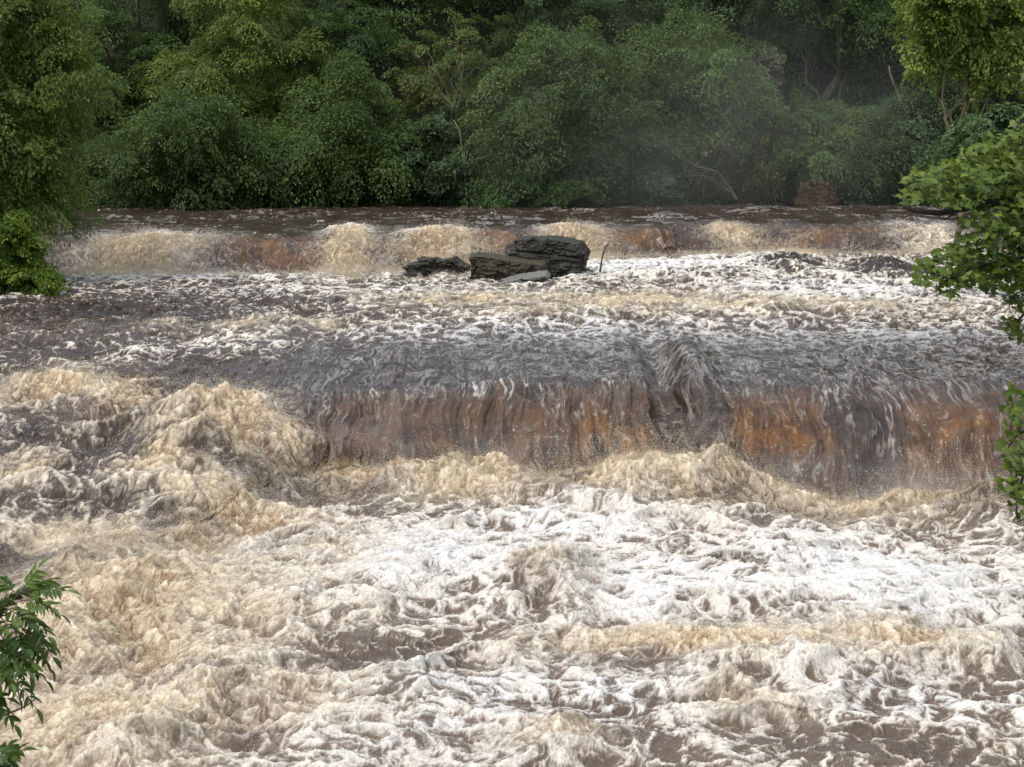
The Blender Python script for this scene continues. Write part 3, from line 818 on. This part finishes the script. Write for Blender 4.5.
# drift wood
def wood(name, paths, mat, label, cat, d):
    t = Tubes()
    base = unproject(*paths[0][0][0], d) if False else None
    pts0 = [unproject(px, py, d) for px, py in paths[0][0]]
    o0 = pts0[0].copy()
    for pth, r in paths:
        pts = [unproject(px, py, d + 0.25 * math.sin(i * 1.7)) - o0 for i, (px, py) in enumerate(pth)]
        t.add(pts, [r * (1 - 0.6 * i / max(1, len(pts) - 1)) for i in range(len(pts))], 6)
    o = link_mesh(name, t.mesh(name), mat); o.location = o0
    return tag(o, label, cat)
wood("drift_twig", [([(600, 272), (601.5, 262), (603, 254), (606, 246)], .032), ([(603, 254), (608, 251)], .014), ([(606, 246), (609, 243), (612, 241)], .014), ([(605, 248), (603, 244)], .012)],
     BARK_DARK, "thin dark twig standing upright in the foam right of the boulders", "twig", 55.2)
wood("drift_twig", [([(583, 256), (582.5, 264), (586, 269), (593, 271.5)], .05), ([(586, 269), (590, 268)], .025)],
     BARK_DARK, "short bent twig caught against the right end of the tallest boulder", "twig", 54.6)
z3 = lambda lst: [(512 + x / 4, y / 4) for x, y in lst]
wood("dead_branch", [(z3([(900, 800), (870, 752), (825, 690), (790, 678), (740, 668), (690, 632), (645, 590)]), .07), (z3([(870, 767), (830, 735), (770, 705), (700, 700)]), .05),
                     (z3([(825, 690), (812, 702), (850, 742)]), .03), (z3([(770, 705), (748, 668)]), .03)],
     BARK, "long dead branch lying out over the far waterline in the mist", "dead branch", 80.6)
z4 = lambda lst: [(256 + x / 4, y / 4) for x, y in lst]
wood("bare_branch", [(z4([(835, 760), (838, 690), (825, 600), (815, 520), (790, 480)]), .055), (z4([(838, 690), (870, 640), (930, 625), (1010, 600), (1070, 560)]), .045), (z4([(870, 640), (860, 610)]), .02), (z4([(930, 625), (965, 590), (975, 540)]), .02)],
     BARK_PALE, "bare yellowish branch curving up in front of the far trees above the waterline", "branch", 80.7)
wood("bare_branch", [(z4([(775, 520), (790, 430), (815, 340), (830, 270), (825, 215)]), .05), (z4([(815, 340), (850, 300), (880, 270)]), .025), (z4([(790, 430), (740, 370), (700, 300), (690, 250)]), .03)],
     BARK_PALE, "slim upright pale branch showing inside the thin crowned tree", "branch", 82.2)
wood("bare_branch", [([(902, 105), (898, 95), (894, 84), (890, 74), (889, 66)], .06)], BARK_PALE, "bare pale stem leaning up the ivy covered cliff", "branch", 83.5)

# ------------------------------------------------------------------ sycamore over the right edge
def maple_template():
    pts = [(0, -.02), (.16, -.10), (.42, -.06), (.36, .10), (.52, .26), (.34, .30), (.30, .40), (.16, .40), (.10, .55), (0, .80),
           (-.10, .55), (-.16, .40), (-.30, .40), (-.34, .30), (-.52, .26), (-.36, .10), (-.42, -.06), (-.16, -.10)]
    return np.array(pts)
def shaped_leaves(c, nrm, axis, size, tpl, rng, cup=0.12):
    n, k = len(c), len(tpl)
    u = unit(axis - nrm * np.sum(axis * nrm, -1, keepdims=True)); w = np.cross(nrm, u)
    s = (size * (0.6 + 0.6 * rng.random(n)))[:, None, None]
    mid = tpl.mean(axis=0)
    T2 = np.vstack([tpl, mid[None]])
    h = -cup * (T2[:, 0] ** 2) * 2 - cup * 0.8 * (T2[:, 1] - 0.2) ** 2
    cupk = (0.4 + 1.2 * rng.random(n))[:, None, None]
    v = c[:, None, :] + s * (w[:, None, :] * T2[None, :, 0:1] + u[:, None, :] * T2[None, :, 1:2] + cupk * nrm[:, None, :] * h[None, :, None])
    i = np.arange(k)
    tri = np.stack([i, (i + 1) % k, np.full(k, k)], 1)
    f = (np.arange(n)[:, None, None] * (k + 1) + tri[None]).reshape(-1, 3)
    return v.reshape(-1, 3), f, k

def leaf_crown(name, pads, d, per_area, size, tpl, seed, thick=0.4, up=0.75):
    """pads (px, py, wx, wy, d offset): flat layers of foliage on the limbs"""
    rng = np.random.default_rng(seed)
    C, T0, TN = [], [], []
    for pad in pads:
        px, py, wx_, wy_ = pad[:4]; dd = d + (pad[4] if len(pad) > 4 else 0)
        n = max(6, int(per_area * wx_ * wy_))
        c0 = unproject(px, py, dd); sx = wx_ / F_PX * dd; sz = wy_ / F_PX * dd
        q = rng.normal(size=(n, 3)); q = unit(q) * (rng.random(n) ** 0.45)[:, None]
        C.append(np.array(c0) + q * np.array([sx, thick * 1.4, sz])); T0.append(q)
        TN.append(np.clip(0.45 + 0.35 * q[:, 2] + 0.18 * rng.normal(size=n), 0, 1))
    C = np.vstack(C); q = np.vstack(T0); tn = np.concatenate(TN); n = len(C)
    nrm = unit(np.array([0, -0.35, up]) + 0.42 * rng.normal(size=(n, 3)))
    ax = unit(q * np.array([1, .6, .3]) + np.array([-0.35, -0.35, -0.45]) + 0.5 * rng.normal(size=(n, 3)))
    v, f, k = shaped_leaves(C, nrm, ax, size, tpl, rng)
    me = mesh_np(name, v, f, smooth=False)
    add_attr(me, "tint", np.repeat(tn, k), 'FACE')
    return me, C

SD = 22.0
syc = empty("sycamore_tree", (9.7, SD, float(ground_z(np.array([9.7]), np.array([SD]))[0])))
tag(syc, "sycamore with broad lobed leaves reaching in from the right bank", "tree")
O = Vector(syc.location)
pads = [(912, 196, 15, 8, -.3), (918, 178, 16, 9), (935, 188, 24, 13), (950, 172, 24, 14, .3), (972, 180, 30, 18), (955, 200, 26, 9, -.2), (985, 160, 30, 18, .4), (1005, 145, 26, 15, .5), (1012, 175, 26, 22),
        (995, 200, 30, 14, .2), (1020, 205, 20, 24), (985, 222, 26, 12, -.3), (1005, 235, 26, 18), (975, 242, 26, 12, -.3), (955, 255, 24, 11, -.4), (935, 268, 20, 10, -.5), (922, 278, 11, 7, -.5), (958, 276, 26, 11, -.4), (985, 262, 28, 16),
        (948, 289, 13, 6, -.5), (1008, 270, 24, 18), (985, 284, 22, 9, -.2), (1018, 296, 12, 22, .3), (1016, 325, 8, 12, .3), (1022, 250, 16, 30), (1021, 338, 5, 9, .2),
        (1020, 395, 8, 10, -.4), (1016, 412, 10, 9, -.5), (1019, 432, 9, 10, -.5), (1012, 450, 12, 10, -.6), (1017, 468, 12, 11, -.6), (1012, 484, 11, 10, -.6), (1019, 500, 8, 12, -.6), (1020, 518, 4, 7, -.6),
        (1060, 140, 50, 40, .8), (1080, 210, 50, 40, .5), (1065, 280, 40, 35), (1130, 170, 60, 60, .8), (1080, 90, 60, 40, 1.2), (1160, 80, 80, 60, 1), (1200, 0, 100, 60, 1), (1100, 10, 70, 40, 1.5), (1060, 430, 35, 25, -.4), (1060, 490, 35, 30, -.5), (1130, 330, 50, 40, .3)]
me, C = leaf_crown("crown", pads, SD, 0.31, 0.112, maple_template(), 41)
me.transform(Matrix.Translation(-O))
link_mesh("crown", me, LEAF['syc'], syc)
tb = Tubes(); rng = np.random.default_rng(5)
U = lambda px, py, dd=0.0: unproject(px, py, SD + dd) - O
trunk_pts = [(0, 0, -.4), (-.05, 0, 2), (-.2, .1, 4), (-.25, .1, 6), (-.5, .2, 8), (-.6, .3, 10)]
tb.add(trunk_pts, [.26, .23, .20, .17, .12, .05], 10)
def limb(pts, r0, sides=6):
    tb.add(pts, [r0 * (1 - 0.75 * i / (len(pts) - 1)) for i in range(len(pts))], sides)
limb([(-.2, .1, 4), U(1120, 230, .3), U(1060, 205), U(1010, 203), U(985, 203), U(965, 208, -.1), U(940, 213, -.2), U(915, 211, -.3), U(903, 206, -.3)], .085)
limb([U(985, 203), U(960, 196, -.2), U(935, 184, -.1), U(915, 178)], .022)
limb([U(965, 208, -.1), U(945, 219, -.3), U(925, 216, -.3)], .016)
limb([U(1060, 205), U(1020, 180, .2), U(985, 160, .4)], .04)
limb([(-.2, .1, 3.4), U(1120, 290, .2), U(1050, 268), U(1010, 262), U(985, 266, -.2), U(960, 274, -.4), U(940, 284, -.5)], .06)
limb([U(1010, 262), U(985, 247, -.2), U(955, 255, -.4)], .02)
limb([(-.15, .1, 3.1), U(1130, 310, .2), U(1040, 300, .3), U(1018, 320, .3), U(1018, 345, .2)], .035)
limb([(-.1, .1, 2.0), U(1120, 450, -.2), U(1050, 430, -.4), U(1018, 432, -.5), U(1008, 448, -.6)], .04)
limb([U(1050, 430, -.4), U(1025, 470, -.6), U(1016, 500, -.6), U(1018, 522, -.6)], .02)
limb([(-.25, .1, 5.5), U(1150, 100, .8), U(1080, 90, 1.2), U(1020, 120, .6)], .06)
# twigs from the limbs out to some of the leaves
near = [Vector(c) - O for c in C[rng.permutation(len(C))[:170]]]
nodes = [Vector(v) for v in tb.v[::3]]
for p in near:
    q = min(nodes, key=lambda n_: (n_ - p).length_squared)
    if (q - p).length < 1.2:
        tb.add([q, q.lerp(p, .5) + Vector((0, 0, .04)), p], [.008, .006, .003], 4)
link_mesh("trunk", tb.mesh("trunk"), BARK_DARK, syc)

# ------------------------------------------------------------------ ash sapling at the lower left, close to the camera
AD = 6.2
gz0 = float(ground_z(np.array([-1.78]), np.array([AD]))[0])
ash = empty("ash_sapling", (-1.78, AD, gz0))
tag(ash, "ash sapling with long pointed leaflets in the bottom left corner", "sapling")
O = Vector(ash.location)
lance = np.array([(0, 0), (.10, .12), (.165, .32), (.17, .5), (.12, .72), (.05, .90), (0, 1.0), (-.05, .90), (-.12, .72), (-.17, .5), (-.165, .32), (-.10, .12)])
rng = np.random.default_rng(77)
C, AX, NR, SZ, TI = [], [], [], [], []
tb = Tubes()
def U6(px, py, dd=0.0): return unproject(px, py, AD + dd) - O
def compound(a, b, pairs=4, size=0.085, droop=0.03):
    """one ash leaf: stalk from a to b with opposite leaflets"""
    a, b = Vector(a), Vector(b)
    ax = (b - a).normalized()
    upv = Vector((0.15 * rng.normal(), -0.25 + 0.2 * rng.normal(), 1)).normalized()
    side = ax.cross(upv).normalized(); upv = side.cross(ax)
    L = (b - a).length
    pts = [a.lerp(b, t) - Vector((0, 0, droop * t * t)) for t in (0, .33, .66, 1)]
    tb.add(pts, [.0022, .0018, .0014, .001], 5)
    base_t = 0.5 + 0.22 * rng.normal()
    def leaflet(p, dirv, s):
        C.append(p); AX.append(dirv); NR.append((upv + Vector(rng.normal(size=3)) * 0.28).normalized()); SZ.append(s); TI.append(np.clip(base_t + .15 * rng.normal(), 0, 1))
    for k in range(pairs):
        t = 0.28 + 0.66 * k / pairs
        p = a.lerp(b, t) - Vector((0, 0, droop * t * t))
        for sg in (-1, 1):
            leaflet(p, (side * sg * 0.85 + ax * 0.6 + Vector((0, 0, -0.05 - 0.35 * rng.random()))).normalized(), size * (0.8 + .35 * rng.random()))
    leaflet(pts[-1], (ax + Vector((0, 0, -.25))).normalized(), size * 1.1)
stem = [Vector((0, 0, -.2)), Vector((0.0, 0, .7)), U6(-45, 800), U6(-30, 700), U6(-12, 640), U6(5, 605), U6(22, 592)]
tb.add(stem, [.020, .017, .012, .009, .007, .005, .003], 7)
tb.add([U6(-40, 760), U6(-10, 722), U6(12, 712), U6(26, 706), U6(37, 698)], [.006, .004, .003, .0025, .0015], 5)
tb.add([U6(-12, 640), U6(5, 628), U6(20, 626)], [.005, .004, .002], 5)
tb.add([U6(-45, 800), U6(-20, 770), U6(-2, 755)], [.006, .004, .002], 5)
for (p, q, dd) in [((22, 592), (38, 560), .0), ((22, 592), (66, 582), -.05), ((22, 594), (60, 606), .05), ((18, 596), (-5, 570), .05), ((10, 602), (48, 628), -.1), ((8, 604), (-20, 600), .0), ((20, 626), (52, 648), -.05),
                   ((20, 626), (50, 660), .1), ((14, 628), (30, 668), -.1), ((5, 628), (0, 676), -.05), ((-5, 640), (45, 672), .08), ((-10, 645), (36, 700), -.12), ((-12, 650), (18, 690), .05), ((-15, 655), (-10, 700), -.1), ((-12, 640), (25, 640), -.15),
                   ((-8, 634), (15, 655), -.2), ((-20, 680), (14, 716), -.1), ((-2, 755), (22, 742), .0), ((-2, 755), (16, 765), -.05), ((-5, 756), (8, 738), .05), ((-20, 770), (12, 790), .0), ((-30, 700), (-60, 650), .1), ((-40, 760), (-90, 730), .0), ((-40, 740), (-80, 690), .1),
                   ((22, 592), (48, 572), .08), ((20, 600), (50, 600), -.1), ((16, 606), (40, 616), .1), ((18, 626), (54, 640), .12), ((10, 626), (42, 650), .0), ((-2, 630), (28, 676), .02), ((-14, 660), (26, 688), .1), ((-20, 676), (8, 708), .1), ((-16, 670), (28, 664), -.3), ((-14, 645), (18, 632), .2), ((-25, 690), (6, 690), .0), ((-6, 610), (16, 585), .1), ((-20, 620), (4, 592), -.1), ((-24, 640), (2, 622), -.2), ((-8, 752), (12, 748), -.15), ((-12, 762), (8, 772), .1), ((0, 606), (30, 615), -.15), ((-4, 612), (24, 640), -.18), ((-10, 632), (-4, 600), .1), ((12, 600), (30, 580), .12), ((-14, 648), (32, 655), -.22), ((-16, 652), (10, 675), -.25)]:
    compound(U6(*p), U6(q[0], q[1], dd), pairs=6, size=0.050)
C = np.array(C); AX = np.array(AX); NR = np.array(NR)
v, f, k = shaped_leaves(C, NR, AX, 1.0, lance, rng, cup=0.25) if False else (None, None, None)
tpl = lance
u = unit(AX); w = unit(np.cross(NR, u)); nn = np.cross(u, w)
n, k = len(C), len(tpl)
T2 = np.vstack([tpl, [[0, 0.45]]])
hh = 0.55 * np.abs(T2[:, 0]) - 0.28 * T2[:, 1] ** 2; hh[-1] = -0.28 * 0.45 ** 2
s = np.array(SZ)[:, None, None]
v = C[:, None, :] + s * (w[:, None, :] * T2[None, :, 0:1] + u[:, None, :] * T2[None, :, 1:2] + nn[:, None, :] * hh[None, :, None])
i = np.arange(k); tri = np.stack([i, (i + 1) % k, np.full(k, k)], 1)
f = (np.arange(n)[:, None, None] * (k + 1) + tri[None]).reshape(-1, 3)
me = mesh_np("foliage", v.reshape(-1, 3), f, smooth=False)
add_attr(me, "tint", np.repeat(np.array(TI), k), 'FACE')
link_mesh("foliage", me, LEAF['ash'], ash)
link_mesh("stem", tb.mesh("stem"), bark_material("ash_twig", (.05, .03, .02), (.12, .08, .05), 40), ash)

# ------------------------------------------------------------------ spray: droplets thrown up where the water breaks
rng = np.random.default_rng(99)
foot = 0.9 * sstep(0.88, 1.0, V) * sstep(1.07, 1.0, V) + 0.2 * sstep(2.85, 2.98, V) * sstep(3.15, 3.0, V)
plume = blobs([(1, 140, 250, 75, 22), (0.9, 350, 240, 30, 22), (1, 440, 243, 50, 22), (0.9, 575, 238, 40, 16), (0.7, 735, 234, 34, 12), (1, 130, 590, 160, 60), (0.9, 215, 430, 80, 50), (0.8, 60, 400, 70, 40), (0.7, 110, 700, 120, 60),
               (1, 640, 480, 90, 24), (1, 800, 480, 60, 20), (1, 930, 500, 120, 20), (0.9, 340, 450, 80, 20), (0.8, 700, 645, 150, 12), (0.7, 900, 645, 90, 12)])
area = np.abs(np.gradient(X, axis=1) * np.gradient(S, axis=0))
infr = (np.abs(X) < 0.29 * Y + 1.0) & (Y > 16)
wgt = (0.9 * (boil + 0.22 * zlow) * (0.25 + np.clip(crest, 0, 1)) + 1.3 * foot + 1.0 * plume * boil) * area * infr * (V < 3.6)
wgt = np.clip(wgt, 0, None).ravel().astype(np.float64)
cdf = np.cumsum(wgt); cdf /= cdf[-1]
PF, NF = P.reshape(-1, 3), N.reshape(-1, 3)
def pick(n): return np.minimum(np.searchsorted(cdf, rng.random(n)), len(cdf) - 1)
def flat(a_): return a_.reshape(-1)
n1_ = 230000
i1 = pick(n1_)
hgt = rng.exponential(0.035, n1_) + 0.004
c1_ = PF[i1] + rng.normal(size=(n1_, 3)) * 0.02 + np.array([0, 0, 1]) * hgt[:, None]
s1_ = 0.0025 + rng.exponential(0.0025, n1_)
# jets: strings of drops on short arcs
nj, pj = 7000, 42
ij = pick(nj)
pw = flat(foot * 0.8 + plume)[ij]
up = (0.6 + 1.4 * pw) * (0.4 + rng.random(nj)) * 1.1
vel = np.stack([rng.normal(size=nj) * 0.55, -0.35 + rng.normal(size=nj) * 0.6, up], 1)
tt = rng.random((nj, pj)) * (up / 9.8 * 1.7)[:, None]
cj = PF[ij][:, None, :] + vel[:, None, :] * tt[..., None]
cj[..., 2] -= 4.9 * tt ** 2
cj = cj + rng.normal(size=cj.shape) * (0.015 + 0.10 * tt[..., None])
cj = cj.reshape(-1, 3)
sj = (0.0025 + rng.exponential(0.0022, len(cj)))
cen = np.vstack([c1_, cj]); siz = np.concatenate([s1_, sj])
far_k = np.clip(cen[:, 1] / 34.0, 0.7, 1.8); siz = np.clip(siz, 0.0022, 0.0085) * far_k
tet = np.array([(1, 1, 1), (1, -1, -1), (-1, 1, -1), (-1, -1, 1)], float) / 1.7
ang = rng.random(len(cen)) * 6.28; ca, sa = np.cos(ang), np.sin(ang)
rot = np.stack([np.stack([tet[None, :, 0] * ca[:, None] - tet[None, :, 1] * sa[:, None], tet[None, :, 0] * sa[:, None] + tet[None, :, 1] * ca[:, None], np.broadcast_to(tet[None, :, 2] * 1.25, (len(cen), 4))], -1)], 0)[0]
v = cen[:, None, :] + rot * siz[:, None, None]
ft = np.array([(0, 1, 2), (0, 3, 1), (0, 2, 3), (1, 3, 2)], np.int32)
f = (np.arange(len(cen))[:, None, None] * 4 + ft[None]).reshape(-1, 3)
me = mesh_np("spray", v.reshape(-1, 3), f, smooth=True)
m, nt, bs = new_mat("spray_drops")
bs.inputs['Base Color'].default_value = (0.84, 0.74, 0.58, 1); bs.inputs['Roughness'].default_value = 0.35
tr = nt.nodes.new("ShaderNodeBsdfTranslucent"); tr.inputs['Color'].default_value = (0.85, 0.76, 0.62, 1)
mx = nt.nodes.new("ShaderNodeMixShader"); mx.inputs[0].default_value = 0.45
nt.links.new(bs.outputs[0], mx.inputs[1]); nt.links.new(tr.outputs[0], mx.inputs[2]); nt.links.new(mx.outputs[0], nt.nodes["Material Output"].inputs['Surface'])
tag(link_mesh("spray", me, m), "cream spray drops thrown up along the falls and breaking waves", "spray", kind="stuff")
# ------------------------------------------------------------------ air: drifting spray mist above the falls, thin haze through the valley
def closed_box(name, lo, hi):
    x0, y0, z0 = lo; x1, y1, z1 = hi
    me = bpy.data.meshes.new(name)
    me.from_pydata([(x0, y0, z0), (x1, y0, z0), (x1, y1, z0), (x0, y1, z0), (x0, y0, z1), (x1, y0, z1), (x1, y1, z1), (x0, y1, z1)], [],
                   [(0, 3, 2, 1), (4, 5, 6, 7), (0, 1, 5, 4), (1, 2, 6, 5), (2, 3, 7, 6), (3, 0, 4, 7)])
    return me

def mist(center, radii, density, scale, label):
    m, nt, bs = new_mat("spray_mist")
    nt.nodes.remove(bs)
    out = nt.nodes["Material Output"]
    pv = nt.nodes.new("ShaderNodeVolumePrincipled")
    pv.inputs['Color'].default_value = (0.93, 0.93, 0.92, 1)
    pv.inputs['Anisotropy'].default_value = 0.1
    tc = nt.nodes.new("ShaderNodeTexCoord").outputs['Object']
    ln = nt.nodes.new("ShaderNodeVectorMath"); ln.operation = 'LENGTH'; nt.links.new(tc, ln.inputs[0])
    fall = mathn(nt, 'POWER', mathn(nt, 'SUBTRACT', 1.0, ln.outputs['Value'], clamp=True), 1.4)
    mp = nt.nodes.new("ShaderNodeMapping"); mp.inputs['Scale'].default_value = scale; nt.links.new(tc, mp.inputs[0])
    n = noisen(nt, 1.0, 2, 0.5, mp.outputs[0])
    n = mathn(nt, 'MULTIPLY_ADD', n, 2.6, -0.75, clamp=True)
    nt.links.new(mathn(nt, 'MULTIPLY', mathn(nt, 'MULTIPLY', fall, n), density), pv.inputs['Density'])
    nt.links.new(pv.outputs[0], out.inputs['Volume'])
    import bmesh
    bm = bmesh.new(); bmesh.ops.create_icosphere(bm, subdivisions=3, radius=1.0)
    me = bpy.data.meshes.new("mist"); bm.to_mesh(me); bm.free()
    o = link_mesh("mist", me, m); o.location = center; o.scale = radii
    return tag(o, label, "mist", kind="stuff")
mist(unproject(720, 140, 77.0), (13.0, 3.0, 8.5), 0.058, (3.2, 1.4, 2.0), "pale mist drifting up from the upper fall before the far trees")
mist(unproject(430, 462, 33.2), (4.4, 1.1, 1.05), 0.85, (4.5, 1.5, 2.2), "thin spray mist along the left foot of the lower fall")
mist(unproject(870, 490, 31.9), (4.4, 1.0, 0.85), 0.7, (4.5, 1.5, 2.2), "thin spray mist along the right foot of the lower fall")
mist(unproject(110, 575, 27.0), (3.6, 1.8, 1.0), 0.5, (3.5, 1.8, 2.2), "thin spray mist over the tan surges at the lower left")
mist(unproject(140, 255, 58.5), (4.0, 1.2, 1.0), 0.15, (3.5, 1.8, 2.2), "thin spray mist at the left end of the upper fall")
